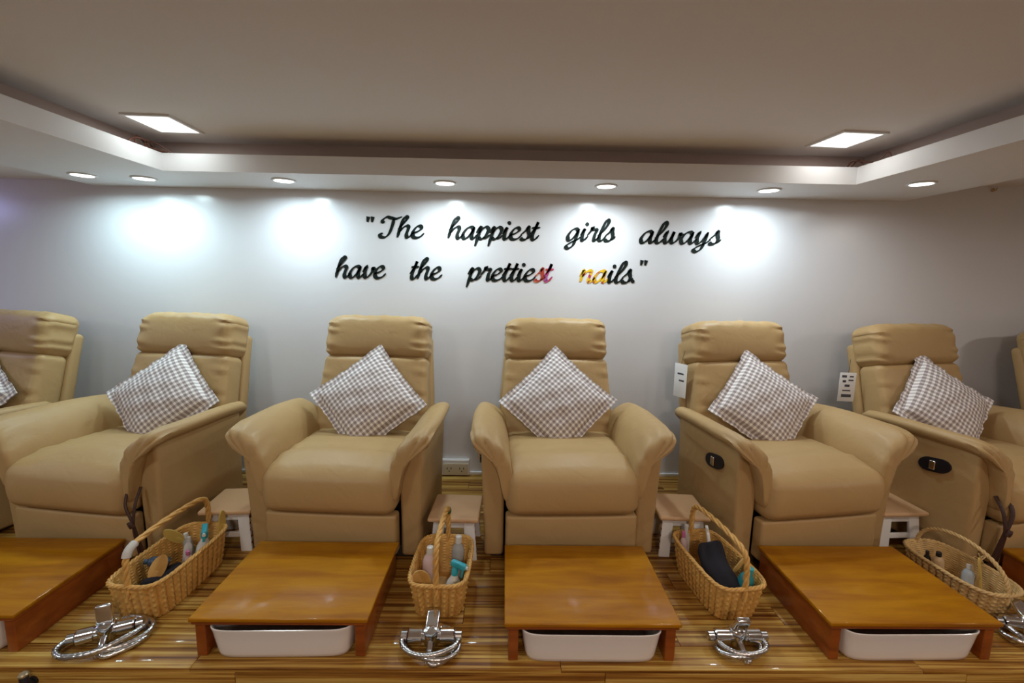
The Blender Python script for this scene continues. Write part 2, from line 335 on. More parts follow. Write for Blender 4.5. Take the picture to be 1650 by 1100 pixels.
# ------------------------------------------------------------------ wall quote (script letters drawn as pen strokes)
def loop_g(x=.64): return [(x, 1), (x-.06, .2), (x-.14, -.42), (x-.38, -.68), (x-.56, -.5), (x-.34, -.2), (x+.02, .06), (x+.28, .38)]
GL = {
 'h': ([[(.02, .7), (.34, 1.35), (.42, 1.66), (.30, 1.74), (.19, 1.45), (.12, .7), (.08, 0)], [(.10, .40), (.3, .82), (.50, .98), (.62, .82), (.58, .3), (.66, .03), (.8, .1), (.95, .38)]], .88),
 'e': ([[(0, .36), (.3, .5), (.50, .75), (.42, .98), (.22, .92), (.06, .5), (.13, .1), (.35, .0), (.58, .13), (.74, .40)]], .68),
 'a': ([[(.60, .80), (.44, .98), (.2, .85), (.04, .4), (.12, .05), (.3, .05), (.50, .42), (.63, .98)], [(.64, 1), (.57, .4), (.62, .05), (.76, .07), (.93, .40)]], .84),
 'p': ([[(-.02, .5), (.16, 1.04), (.15, .5), (.08, -.62)], [(.13, .45), (.3, .86), (.5, 1), (.66, .78), (.58, .28), (.38, .0), (.16, .12)], [(.45, .03), (.66, .12), (.84, .40)]], .80),
 'i': ([[(-.02, .42), (.15, 1.0), (.11, .5), (.15, .05), (.3, .06), (.48, .40)], 'dot', (.22, 1.38)], .42),
 's': ([[(-.02, .38), (.24, .78), (.34, 1.1), (.4, .75), (.48, .38), (.38, .05), (.16, .0), (.03, .16)], [(.40, .06), (.55, .2), (.66, .40)]], .58),
 't': ([[(-.02, .42), (.2, 1.0), (.28, 1.5), (.19, .85), (.13, .3), (.2, .02), (.36, .06), (.52, .40)], [(-.02, .99), (.22, 1.0), (.48, 1.05)]], .47),
 'g': ([[(.60, .80), (.44, .98), (.2, .85), (.04, .4), (.12, .05), (.3, .05), (.50, .42), (.63, .98)], loop_g()], .84),
 'r': ([[(-.02, .42), (.15, .82), (.2, 1.14), (.27, .95), (.50, .92), (.46, .5), (.48, .07), (.62, .06), (.78, .40)]], .68),
 'l': ([[(-.02, .40), (.28, .9), (.45, 1.45), (.40, 1.74), (.27, 1.66), (.14, .9), (.10, .25), (.2, .02), (.36, .08), (.52, .40)]], .46),
 'w': ([[(-.02, .5), (.15, .98), (.11, .4), (.2, .04), (.36, .12), (.5, .6), (.55, .98), (.50, .4), (.58, .04), (.76, .12), (.92, .5), (.92, .92)], [(.92, .92), (1.0, .76), (1.14, .8)]], 1.04),
 'y': ([[(-.02, .5), (.15, .98), (.11, .4), (.2, .04), (.36, .12), (.52, .5), (.63, .98)], loop_g()], .84),
 'v': ([[(-.02, .5), (.15, .98), (.13, .4), (.22, .03), (.42, .15), (.58, .55), (.57, .94)], [(.57, .94), (.66, .78), (.80, .8)]], .72),
 'n': ([[(-.02, .5), (.13, 1.04), (.12, .5), (.08, 0)], [(.11, .40), (.3, .84), (.48, .98), (.6, .82), (.56, .3), (.63, .03), (.77, .08), (.93, .40)]], .86),
 'T': ([[(.02, 1.15), (-.06, 1.42), (.14, 1.68), (.42, 1.62), (.72, 1.56), (1.05, 1.74)], [(.60, 1.58), (.58, 1.0), (.50, .35), (.32, .02), (.06, .02), (-.04, .24), (.12, .34)]], .95),
 '.': (['dot', (.12, .12)], .3),
 '"': ([[(.0, 1.75), (.02, 1.38)], [(.24, 1.75), (.26, 1.38)]], .4),
}
def catmull(P, sub=7):
    Q = []; n = len(P)
    for i in range(n-1):
        p1, p2 = Vector(P[i]), Vector(P[i+1]); p0 = Vector(P[i-1]) if i else 2*p1-p2; p3 = Vector(P[i+2]) if i+2 < n else 2*p2-p1
        for j in range(sub):
            t = j/sub; Q.append(.5*((2*p1)+(p2-p0)*t+(2*p0-5*p1+4*p2-p3)*t*t+(3*p1-p0-3*p2+p3)*t**3))
    Q.append(Vector(P[-1])); return Q
SL = .24; TH = .003
def glyph_mesh(mb, ch, x0, xs, zs):
    st = GL[ch][0]; k = 0
    def rs(p): return Vector((x0 + p[0]*xs + SL*p[1]*zs, p[1]*zs))      # pen units to metres on the wall
    while k < len(st):
        if st[k] == 'dot':
            c = rs(st[k+1]); poly = [(c.x+.17*zs*math.cos(2*math.pi*j/14), c.y+.17*zs*math.sin(2*math.pi*j/14)) for j in range(14)]
            mb.prism(poly, lambda u, v, w: (u, -w*TH, v)); k += 2; continue
        long = len(st[k]) > 2
        P = [rs(p) for p in st[k]]; Q = catmull(P) if long else [P[0], (P[0]+P[1])/2, P[1]]
        L = []; Rr = []; n = len(Q)
        for i in range(n):
            t = (Q[min(i+1, n-1)]-Q[max(i-1, 0)]).normalized(); an = math.atan2(t.y, t.x)
            w = (.12 + .27*abs(math.sin(an-R(33)))**1.4)*zs
            if long: w *= .5+.5*min(1, min(i, n-1-i)/3.0)
            else: w = (.26, .2, .12)[i]*zs
            nr = Vector((-t.y, t.x)); L.append(Q[i]+nr*w/2); Rr.append(Q[i]-nr*w/2)
        vs = []
        for i in range(n): vs += [(L[i].x, 0, L[i].y), (Rr[i].x, 0, Rr[i].y), (L[i].x, -TH, L[i].y), (Rr[i].x, -TH, Rr[i].y)]
        fs = []
        for i in range(n-1):
            a = 4*i; b = a+4; fs += [(a+2, a+3, b+3, b+2), (a, b, b+1, a+1), (a, a+2, b+2, b), (a+1, b+1, b+3, a+3)]
        fs += [(0, 1, 3, 2), (4*n-4, 4*n-2, 4*n-1, 4*n-3)]
        mb.add(vs, fs); k += 1
XH = .070
def word(txt, xa, xb, z, label, mats=None, zs=XH):
    t = thing('wall_lettering', label, 'lettering', (xa, WALL_Y-.0003, z), 0, 'words of the wall quote')
    adv = sum(GL[c][1] for c in txt[:-1]) + {'.': .25, '"': .26}.get(txt[-1], GL[txt[-1]][1]*.92); xs = (xb-xa-.35*SL*zs)/(adv+.05); x = .02*xs
    for i, c in enumerate(txt):
        mb = MB(); glyph_mesh(mb, c, x, xs, zs); x += GL[c][1]*xs
        mb.build('full_stop' if c == '.' else 'quotation_mark' if c == '"' else 'letter', (mats or {}).get(i, LETTER), t, 30)
word('"', -.868, -.826, 1.462, 'small black opening quotation mark on the wall before the word The', zs=.088)
word('The', -.763, -.505, 1.497, 'black script word The at the start of the wall quote')
word('happiest', -.362, .19, 1.497, 'black script word happiest on the wall')
word('girls', .361, .65, 1.498, 'black script word girls on the wall')
word('always', .805, 1.295, 1.491, 'black script word always ending the upper line of the quote')
word('have', -1.045, -.74, 1.253, 'black script word have starting the lower line of the quote')
word('the', -.592, -.398, 1.252, 'black script word the on the lower line of the quote')
word('prettiest', -.24, .278, 1.250, 'black script word prettiest, red reflections painted into its last letters', {7: REFL_PAINTS[0], 8: REFL_PAINTS[1]})
word('nails.', .445, .80, 1.250, 'black script word nails, red and yellow reflections painted into its first letters', {0: REFL_PAINTS[2], 1: REFL_PAINTS[3]})
word('"', .793, .833, 1.238, 'small black closing quotation mark on the wall after nails', zs=.085)

# ------------------------------------------------------------------ recliners
def sm(a, b, x): t = max(0, min(1, (x-a)/(b-a))); return t*t*(3-2*t)
LEAN = R(17)
def lean(p, y0=.50, z0=.36):
    s = p.z-z0; t = p.y-y0
    return Vector((p.x, y0 + s*math.sin(LEAN) + t*math.cos(LEAN), z0 + s*math.cos(LEAN) - t*math.sin(LEAN)))
def folds(x, z, hw, amp, f, ph=0):
    e = sm(.62, .97, abs(x)/hw); return amp*e*math.sin(f*z + ph + 3*x/hw + 1.3*math.sin(z*47+x*9))
def make_recliner():
    t = thing('recliner', '', 'recliner', group='tan leather recliners along the wall')
    MB().rbox(-.36, .36, .03, .60, .0, .055, .01).build('base', DARKM, t)
    def fp(p): return Vector((p.x, p.y - .012*math.cos(p.x/.3*1.4)*math.cos((p.z-.145)/.11*1.3), p.z))
    MB().rbox(-.292, .292, -.035, .03, .045, .232, .014, 3, (10, 1, 6), fp).build('footrest_panel', LEA, t)
    def fs(p):
        u = p.x/.29; v = (p.y+.06)/.62; w = (p.z-.34)/.11
        z = p.z; y = p.y
        if w > 0: z += .022*w*(1-u*u)*math.sin(math.pi*min(1, max(0, v))**.7) + .0*v
        z += (.045*(1-v) - .015)*max(0, w)*.6
        fr = 1-sm(0, .25, v)
        y -= fr*(.030*(1-abs(w)**2)*(1-.35*u*u)) ; z -= fr*.03*max(0, w)
        z += folds(p.x, p.y*1.0, .29, .003, 60)*max(0, w)
        if abs(v-.30) < .06 and w > .6: z -= .004*math.cos((v-.30)/.06*math.pi/2)
        return Vector((p.x*(1+.01*math.cos(w)), y, z))
    MB().rbox(-.29, .29, -.06, .56, .232, .45, .055, 5, (18, 22, 4), fs).build('seat_cushion', LEA, t)
    def fb(p):
        u = p.x/.30; s = (p.z-.36)/.49
        x = p.x*(1+.09*(1-s)-.02*s); y = p.y
        if p.y < .50: y -= .035*(1-u*u*.8)*(.35+.65*math.sin(math.pi*min(1, max(0, .15+.75*s))))
        if p.y < .52: y += folds(p.x, p.z, .30, .004, 70)
        return lean(Vector((x, y, p.z)))
    MB().rbox(-.290, .290, .44, .57, .33, .832, .034, 4, (24, 2, 30), fb).build('backrest', LEA, t)
    def fh(p):
        u = p.x/.287; e = (p.z-.822)/.24; y = p.y; x = p.x*(1-.02*e*e); z = p.z
        if p.y < .52: y -= .022*math.sin(math.pi*min(1, max(0, e)))**.6*(1-.45*u*u)
        if p.y < .56: y += folds(p.x, p.z, .287, .006, 105, 1.0); x += (1 if x > 0 else -1)*folds(p.x, p.z, .287, .003, 105, 2.0)
        if e > .8: z += .004*math.sin(p.x*55)*math.sin(p.x*23+1) - .012*u*u*u*u
        return lean(Vector((x, y, z)))
    MB().rbox(-.287, .287, .430, .60, .822, 1.066, .048, 5, (26, 3, 16), fh).build('headrest', LEA, t)
    def fbs(p): return lean(Vector((p.x*(1-.10*sm(.5, 1.0, p.z)), p.y, p.z)))
    MB().rbox(-.315, .315, .565, .625, .12, .965, .025, 3, (4, 1, 8), fbs).build('back_shell', LEA, t)
    SEC = [(.268, .305), (.264, .40), (.276, .48), (.305, .548), (.352, .592), (.398, .612), (.430, .610), (.446, .592), (.436, .567), (.405, .545), (.368, .508), (.336, .448), (.315, .38), (.303, .315), (.286, .292)]
    SM = []
    for q in range(len(SEC)):
        a = [Vector(SEC[(q+o) % len(SEC)]) for o in (-1, 0, 1, 2)]
        for jj in range(3):
            u = jj/3; SM.append(.5*((2*a[1])+(a[2]-a[0])*u+(2*a[0]-5*a[1]+4*a[2]-a[3])*u*u+(3*a[1]-a[0]-3*a[2]+a[3])*u**3))
    cen = Vector((.335, .48)); ns = len(SM)
    for sg in (-1, 1):
        def fa(p):
            k = sm(.05, .55, p.z); x = p.x
            if x > .35: x += .016*k + .003*math.sin(p.y*7)
            else: x += max(0, (p.z-.36))*.36
            return Vector((sg*x, p.y + .01*(1-k), p.z))
        MB_ = MB().rbox(.300, .386, .0, .50, .018, .57, .016, 3, (1, 8, 12), fa)
        if sg < 0: MB_.f = [tuple(reversed(f)) for f in MB_.f]
        MB_.build('arm_panel', LEA, t)
        # padded arm top: a soft wedge that rolls over the outside and turns down at the front
        ys = [(.545, .25), (.540, .62), (.530, .85), (.505, .97), (.46, 1), (.38, 1), (.30, 1), (.22, 1), (.15, 1), (.10, 1), (.07, 1), (.045, 1), (.022, 1), (.003, 1), (-.014, 1), (-.028, .985), (-.039, .95), (-.047, .88), (-.052, .76), (-.055, .55), (-.056, .25)]
        vs = []; fc = []
        for q, (y, sc) in enumerate(ys):
            fq = max(0, (.075-y)/.13); bk = sm(.30, .52, y)
            for w, c in enumerate(SM):
                p = cen + (c-cen)*sc
                zt = sm(.44, .60, p.y)
                z = p.y - .024*fq*fq*zt - .012*bk*zt
                x = p.x - .010*bk*zt + .004*math.sin(y*9)*zt
                wr = sm(.40, .56, p.y)*(1-sm(.0, .11, y))*sc
                d = wr*(.0050*math.sin(w*1.7+q*.25) + .002*math.sin(w*2.9-q*.8))
                nn = (c-cen).normalized(); vs.append((sg*(x+nn.x*d), y-(d if sc < 1 else 0), z+nn.y*d))
        for q in range(len(ys)-1):
            for w in range(ns):
                f = (q*ns+w, q*ns+(w+1) % ns, (q+1)*ns+(w+1) % ns, (q+1)*ns+w); fc.append(f if sg < 0 else tuple(reversed(f)))
        f0 = tuple(range(ns)); f1 = tuple((len(ys)-1)*ns+w for w in range(ns))
        fc += [tuple(reversed(f0)), f1] if sg < 0 else [f0, tuple(reversed(f1))]
        MB().add(vs, fc).build('arm_pad', LEA, t, 75)
    # recline release on the side that faces the photo's left
    h = MB(); hy, hz = .165, .435
    poly = [(.045*math.cos(a)+(.022 if math.cos(a) > 0 else -.022), .034*math.sin(a)) for a in [2*math.pi*(i+.5)/24 for i in range(24)]]
    h.prism(poly, lambda u, v, w: (-.400-.010*w, hy+u, hz+v-.15*u))
    hp = h.build('release_plate', BLACKP, t, label='black oval recline release plate')
    MB().rbox(-.420, -.409, hy-.010, hy+.016, hz-.022, hz+.020, .004).build('release_lever', CHROME, hp)
    return t
REC = make_recliner()
ch = [  # front x, back x, label
 (-2.86, -2.68, 'tan leather recliner cut off by the left edge of the photo'),
 (-1.86, -1.752, 'tan leather recliner second from left, brown strap hanging at its arm above the long basket'),
 (-.752, -.708, 'tan leather recliner just left of the wall socket'),
 (.306, .284, 'tan leather recliner just right of the wall socket'),
 (1.412, 1.305, 'tan leather recliner with a swing tag, beside the basket holding a black cloth'),
 (2.44, 2.298, 'tan leather recliner with a facing printed tag, behind the low oval basket'),
 (3.44, 3.255, 'tan leather recliner only just showing at the right edge of the photo')]
CH = []
for i, (xf_, xb_, lb) in enumerate(ch):
    rz = math.atan2(xf_-xb_, .74)
    o = REC if i == 0 else dup(REC, lb, (0, 0, 0))
    o['label'] = lb; o.location = (xf_, -1.0, 0); o.rotation_euler = (0, 0, rz); CH.append(o)
for i in (1, 5):   # straps hanging from the front of an arm
    x = .350 if i == 1 else -.330
    sd = 1 if x > 0 else -1
    q = [[(x-sd*.050, -.050, .345), (x-sd*.036, -.072, .30), (x-sd*.004, -.078, .235), (x+sd*.004, -.066, .15), (x+sd*.010, -.050, .05)],
         [(x-sd*.012, -.020, .365), (x-sd*.002, -.060, .31), (x+sd*.0, -.078, .235), (x-sd*.004, -.070, .15), (x-sd*.002, -.055, .05)]]
    MB().tube(q[0], .0055, 6, flat=1.5).tube(q[1], .0055, 6, flat=1.3).tube([(x-sd*.004, -.090, .245), (x+sd*.002, -.092, .235), (x+sd*.004, -.088, .222)], .010, 8).build('strap', STRAP, CH[i], label='dark brown hanging strap')

# swing tags
def tag_card(x, y, z, rz, w, h, label, marks):
    t = thing('swing_tag', label, 'tag', (x, y, z), rz)
    MB().rbox(-w/2, w/2, -.001, .001, -h, 0, .0006, 1).build('card', PAPER, t)
    MB().tube([(0, 0, -.006), (.004, .004, .03), (.010, .012, .075)], .0012, 5).build('string', INK, t)
    m = MB()
    for u, v, a, b in marks: m.box(u*w-a*w/2, u*w+a*w/2, -.0016, -.0009, -v*h-b*h/2, -v*h+b*h/2)
    if marks: m.build('print', INK, t)
tag_card(.985, -.43, .808, R(-62), .085, .19, 'white swing tag turned sideways, left of the recliner by the black cloth basket', [(0, .3, .5, .05), (.1, .5, .4, .05)])
tag_card(1.932, -.43, .770, R(-8), .085, .165, 'white printed swing tag facing the room beside the second recliner from right', [(-.22, .13, .3, .08), (.22, .13, .25, .05), (-.2, .3, .2, .08), (.2, .26, .3, .05), (0, .45, .3, .08), (-.02, .62, .5, .04), (0, .8, .6, .10)])

# ------------------------------------------------------------------ pillows
def make_pillow():
    t = thing('throw_pillow', '', 'pillow', group='checked throw pillows on the recliners')
    n = 30; A = .182; vs = []; fs = []
    def pt(i, j, s):
        u, v = -1+2*i/n, -1+2*j/n
        x = A*u*(1-.055*(1-v*v)); y = A*v*(1-.055*(1-u*u))
        h = .072*((1-u**2)*(1-v**2))**.42
        h += .004*math.sin(9*u+4*v)*math.sin(7*v-3*u)*(1-u**4)*(1-v**4)
        return Vector((x, y, s*h))
    m = MB()
    for s in (1, -1):
        vs = [pt(i, j, s) for i in range(n+1) for j in range(n+1)]
        fs = [(i*(n+1)+j, (i+1)*(n+1)+j, (i+1)*(n+1)+j+1, i*(n+1)+j+1) for i in range(n) for j in range(n)]
        m.add(vs, fs if s > 0 else [tuple(reversed(f)) for f in fs])
    m.build('pillow_body', GING, t, 80)
    ring = [(u, -1) for u in [-1+2*i/n for i in range(n)]] + [(1, -1+2*i/n) for i in range(n)] + [(1-2*i/n, 1) for i in range(n)] + [(-1, 1-2*i/n) for i in range(n)]
    vs = []; fs = []; k = len(ring)
    for q, (u, v) in enumerate(ring):
        x = A*u*(1-.055*(1-v*v)); y = A*v*(1-.055*(1-u*u)); wv = .004*math.sin(q*.9)+.002*math.sin(q*2.3)
        x2 = x*1.0 + (.026*u if abs(u) == 1 else .0) + .0015*math.sin(q*1.7); y2 = y + (.026*v if abs(v) == 1 else 0) + .0015*math.cos(q*1.3)
        vs += [(x*.985, y*.985, .0022), (x2, y2, .0018+wv), (x2, y2, -.0018+wv), (x*.985, y*.985, -.0022)]
    for q in range(k):
        a = 4*q; b = 4*((q+1) % k); fs += [(a, a+1, b+1, b), (a+1, a+2, b+2, b+1), (a+2, a+3, b+3, b+2), (a+3, a, b, b+3)]
    MB().add(vs, fs).build('flange', GING, t, 80)
    return t
PIL = make_pillow()
for i, (x, y, z, roll, yaw, ln, lb) in enumerate((
   (-2.80, -.575, .632, 4, 6, 30, 'checked pillow cut off by the left edge of the photo'),
   (-1.775, -.575, .637, -3, 4, 30, 'checked pillow on the second recliner from left'),
   (-.712, -.575, .637, -5, 1, 30, 'checked pillow on the recliner left of the wall socket'),
   (.283, -.575, .640, 1, 0, 30, 'checked pillow on the recliner right of the wall socket'),
   (1.375, -.575, .637, 5, -4, 30, 'checked pillow on the recliner beside the black cloth basket'),
   (2.345, -.575, .637, 4, -6, 30, 'checked pillow on the second recliner from right'))):
    o = PIL if i == 0 else dup(PIL, lb, (0, 0, 0)); o['label'] = lb
    M_ = Matrix.Translation((x, y, z)) @ Matrix.Rotation(R(-yaw), 4, 'Z') @ Matrix.Rotation(R(90-ln), 4, 'X') @ Matrix.Rotation(R(45+roll), 4, 'Z')
    o.rotation_euler = M_.to_euler(); o.location = (x, y-.012, z-.012); o.scale = (1.07,)*3

# ------------------------------------------------------------------ foot boxes and basins
def make_box():
    t = thing('foot_box', '', 'foot box', group='wooden foot boxes in front of the recliners')
    w = .2925; d0, d1 = 0, .445; H = .145
    MB().rbox(-w, w, d0, d1, H-.014, H, .004, 2).build('top_board', BOXTOP, t)
    MB().rbox(-w+.006, w-.006, d0+.005, d1, H-.026, H-.0142, .003, 2).build('under_moulding', BOXSIDE, t)
    for s in (-1, 1): MB().rbox(min(s*(w-.014), s*(w-.047)), max(s*(w-.014), s*(w-.047)), d0+.012, d1, 0, H-.0262, .003, 2).build('side_panel', BOXSIDE, t)
    MB().rbox(-w+.0475, w-.0475, d1-.02, d1, 0, H-.0262, .002, 1).build('back_panel', BOXSIDE, t)
    return t
def make_basin():
    t = thing('foot_basin', '', 'basin', group='white foot basins stored in the boxes')
    W0, Dp, Hh = .239, .183, .113; m = MB(); n = 48
    def ring(sc, z, rc=.05):
        P = []; hw, hd = W0*sc, Dp*sc
        for i in range(n):
            a = 2*math.pi*(i+.5)/n; c, s = math.cos(a), math.sin(a); e = .22
            P.append(Vector((hw*(abs(c)**e)*(1 if c > 0 else -1), hd*(abs(s)**e)*(1 if s > 0 else -1), z)))
        return P
    prof = [(.90, 0), (.925, .004), (.94, .018), (.965, .06), (.99, .10), (1.0, .107), (1.0, .1105), (.99, .112), (.97, .109), (.955, .095), (.92, .05), (.88, .014), (.80, .008)]
    vs = []; fs = []
    for sc, z in prof: vs += ring(sc, z)
    for i in range(len(prof)-1):
        for j in range(n): fs.append((i*n+j, i*n+(j+1) % n, (i+1)*n+(j+1) % n, (i+1)*n+j))
    fs.append(tuple(reversed(range(n)))); fs.append(tuple((len(prof)-1)*n+j for j in range(n)))
    m.add(vs, fs).build('basin_shell', CERAMIC, t, 50)
    return t
BOX = make_box(); BAS = make_basin()
for i, (x, y, lb, bl, bx) in enumerate((
   (-2.95, -1.54, 'wooden foot box at the far left, out by the photo edge', None, 0),
   (-1.888, -1.535, 'wooden foot box cut by the left edge of the photo', 'white basin cut by the left edge of the photo', .0),
   (-.731, -1.547, 'wooden foot box in front of the recliner left of the wall socket', 'white basin under the box left of the middle chrome tap', .001),
   (.304, -1.562, 'wooden foot box in front of the recliner right of the wall socket', 'white basin under the box right of the middle chrome tap', .0),
   (1.391, -1.552, 'wooden foot box right of the basket with the black cloth', 'white basin under the rightmost whole foot box', -.002),
   (2.452, -1.556, 'wooden foot box cut by the right edge of the photo', None, 0))):
    if i == 0: continue
    o = BOX if i == 1 else dup(BOX, lb, (0, 0, 0)); o['label'] = lb; o.location = (x, y, 0)
    if bl:
        b = BAS if i == 1 else dup(BAS, bl, (0, 0, 0)); b['label'] = bl; b.location = (x+bx, y+.174, 0); b.rotation_euler = (0, 0, R(.9 if i == 2 else .6 if i == 4 else -.4))

# ------------------------------------------------------------------ stools
def make_stool():
    t = thing('step_stool', '', 'stool', group='small step stools between the recliners')
    H = .205
    MB().rbox(-.114, .114, -.118, .118, H-.020, H, .009, 3).build('seat_top', TANPL, t)
    for sx in (-1, 1):
        for sy in (-1, 1):
            def fl(p):
                k = 1-p.z/H; return Vector((p.x + sx*.016*k, p.y + sy*.018*k, p.z))
            lg = MB().rbox(min(sx*.040, sx*.090), max(sx*.040, sx*.090), min(sy*.07, sy*.086), max(sy*.07, sy*.086), 0, H-.0222, .004, 2, (1, 1, 3), fl).build('leg', WHITEPL, t)
            for q in range(5):
                z = .03+q*.03; k = 1-z/H; xx = sx*(.0885+.016*k); yy = sy*.078 + sy*.018*k
                MB().box(min(xx, xx+sx*.0012), max(xx, xx+sx*.0012), yy-.005, yy+.005, z, z+.014).build('side_slot', REDPR, lg)
    for sy in (-1, 1):
        MB().rbox(-.054, .054, min(sy*.072, sy*.086), max(sy*.072, sy*.086), H-.06, H-.0222, .003).build('apron', WHITEPL, t)
        MB().rbox(-.058, .058, min(sy*.079, sy*.092), max(sy*.079, sy*.092), .065, .09, .003).build('crossbar', WHITEPL, t)
    for sx in (-1, 1): MB().rbox(min(sx*.07, sx*.084), max(sx*.07, sx*.084), -.072, .072, H-.07, H-.0222, .003).build('side_apron', TANPL, t)
    return t
ST = make_stool()
for i, (x, y, rz, lb) in enumerate(((-1.262, -.855, 4, 'tan topped stool behind the long basket at left'), (-.215, -.905, -2, 'tan topped stool right below the wall socket'),
                                    (.835, -.875, -3, 'tan topped stool behind the basket with the black cloth'), (1.888, -.82, 3, 'white legged stool at right behind the low oval basket'))):
    o = ST if i == 0 else dup(ST, lb, (0, 0, 0)); o['label'] = lb; o.location = (x, y, 0); o.rotation_euler = (0, 0, R(rz))

# ------------------------------------------------------------------ baskets
def ring_pts(L, Wd, n, e):
    P = []
    for i in range(720):
        a = 2*math.pi*i/720; c, s = math.cos(a), math.sin(a)
        P.append(Vector((Wd/2*abs(c)**e*(1 if c > 0 else -1), L/2*abs(s)**e*(1 if s > 0 else -1), 0)))
    cum = [0]
    for i in range(720): cum.append(cum[-1]+(P[(i+1) % 720]-P[i]).length)
    out = []; k = 0
    for j in range(n):
        d = cum[-1]*j/n
        while cum[k+1] < d: k += 1
        f = (d-cum[k])/max(1e-9, cum[k+1]-cum[k]); out.append(P[k]*(1-f)+P[(k+1) % 720]*f)
    return out
def basket(label, loc, rz, L, Wd, H, e, mat, handle, stakes=34, hh=.29, bot=.84, wrap=None):
    t = thing('wicker_basket', label, 'basket', loc, rz)
    n = stakes*8; rows = 26; B = ring_pts(L, Wd, n, e); vs = []; fs = []
    def nrm(j): d = B[(j+1) % n]-B[j-1]; return Vector((d.y, -d.x, 0)).normalized()
    NR = [nrm(j) for j in range(n)]
    for r in range(rows+1):
        f = r/rows; sc = bot+(1-bot)*f**.7; z = H*f
        for j in range(n):
            ph = j/8*math.pi
            dsp = .0105*abs(math.sin(ph))**.7 - .004 + .0022*math.cos(ph*2)*math.cos(math.pi*r*.5) - .002*(r % 2)
            vs.append(B[j]*sc + NR[j]*dsp + Vector((0, 0, z+.002)))
    o = len(vs)
    for r in range(rows+1):   # inner skin
        f = r/rows; sc = bot+(1-bot)*f**.7
        for j in range(n):
            ph = j/8*math.pi
            vs.append(B[j]*sc - NR[j]*(.006 - .002*math.cos(ph)*math.cos(math.pi*r)) + Vector((0, 0, H*f+.002)))
    for r in range(rows):
        for j in range(n):
            a = r*n+j; b = r*n+(j+1) % n; fs.append((a, b, b+n, a+n)); fs.append((o+b, o+a, o+a+n, o+b+n))
    for j in range(n):
        a = rows*n+j; b = rows*n+(j+1) % n; fs.append((a, b, o+b, o+a))
    MB().add(vs, fs).build('woven_body', mat, t, 50)
    pl = MB(); bp = ring_pts(L*bot-.012, Wd*bot-.012, 48, e); pl.prism([(p.x, p.y) for p in bp], lambda u, v, w: (u, v, .001+.006*w)); pl.build('woven_base', mat, t)
    rp = ring_pts(L+.006, Wd+.006, 120, e); m = MB()
    for s in range(3):
        m.tube([p + Vector((0, 0, H + .004*math.sin(i*2*math.pi/6+s*2.094))) + p.normalized()*.0045*math.cos(i*2*math.pi/6+s*2.094) for i, p in enumerate(rp)], .0048, 6, True, 1)
    m.build('rim', mat, t, 80)
    m = MB(); hl = L/2-.002
    if handle == 'flat': base = [(0, -hl, H-.05), (0, -hl, H+.04), (0, -hl+.004, hh-.035), (0, -hl+.035, hh), (0, -hl*.3, hh+.012), (0, hl*.3, hh+.012), (0, hl-.035, hh), (0, hl-.004, hh-.035), (0, hl, H+.04), (0, hl, H-.05)]
    else: base = [(0, -hl, H-.04)] + [(0, -hl*math.cos(a), H-.01+(hh-H+.01)*math.sin(a)**.85) for a in [math.pi*(i+.6)/14.2 for i in range(14)]] + [(0, hl, H-.04)]
    C = catmull(base, 8); dd = .0055 if handle == 'flat' else .004
    for s in range(3):
        pts = []
        for i, c in enumerate(C):
            tg = (C[min(i+1, len(C)-1)]-C[max(i-1, 0)]).normalized(); nn = Vector((1, 0, 0)); bb = tg.cross(nn); a = i*.55+s*2.094
            pts.append(c + nn*dd*math.cos(a) + bb*dd*math.sin(a))
        m.tube(pts, .0062 if handle == 'flat' else .0045, 6, False, 1)
    hd = m.build('handle', mat, t, 80)
    if wrap:
        i0, i1, wm, wl = wrap; MB().tube(C[i0:i1], .0145, 10, False, 1).build('tape_wrap', wm, hd, label=wl)
    return t
TAPEW = plain('whitish_tape', (.55, .52, .48), rough=.4); TAPEG = plain('green_tape', (.05, .12, .03), rough=.5)
basket('long wicker basket at left, handle corner wrapped in whitish tape', (-1.325, -1.19, 0), R(-3), .42, .205, .150, .42, WICK, 'flat', 36, .285, .86, (17, 26, TAPEW, 'whitish tape on the handle corner'))
basket('wicker basket in the middle holding a blue trigger spray bottle', (-.236, -1.225, 0), R(-1), .325, .215, .150, .42, WICK, 'flat', 30, .295, .80, (52, 56, TAPEG, 'dark green tape on the handle'))
basket('wicker basket holding a black cloth', (.872, -1.20, 0), R(7), .385, .205, .150, .42, WICK, 'flat', 34, .285, .82)
basket('low oval pale wicker basket with an arched handle at right', (1.895, -1.19, 0), R(4), .36, .205, .115, .62, WICKP, 'arch', 32, .235, .80)

# ------------------------------------------------------------------ basket contents
BLUE = plain('cyan_plastic', (.03, .36, .46), rough=.3); TEAL = plain('teal_plastic', (.02, .22, .26), rough=.4)
CLEARW = plain('milky_plastic', (.66, .66, .64), rough=.25); PINKW = plain('pinkish_plastic', (.62, .46, .46), rough=.25)
BLACKC = plain('black_cloth', (.012, .011, .018), rough=.95, bump=.5, bscale=30); NAVY = plain('navy_plastic', (.03, .06, .11), rough=.4)
PINK = plain('pink_plastic', (.55, .16, .32), rough=.35); WOODL = wood('light_wood', ((.3, (.45, .24, .06)), (.7, (.62, .38, .13))), (20, 20, 4), .5)
TANC = plain('tan_bottle', (.5, .34, .18), rough=.4); PALEB = plain('pale_blue', (.45, .52, .58), rough=.4); GREYC = plain('grey_plastic', (.35, .36, .36), rough=.35)
YELW = plain('yellow_wood', (.55, .38, .09), rough=.5, var=.2)
def pose(t, tilt=(0, 0), rz=0): t.rotation_euler = (R(tilt[0]), R(tilt[1]), R(rz)); return t
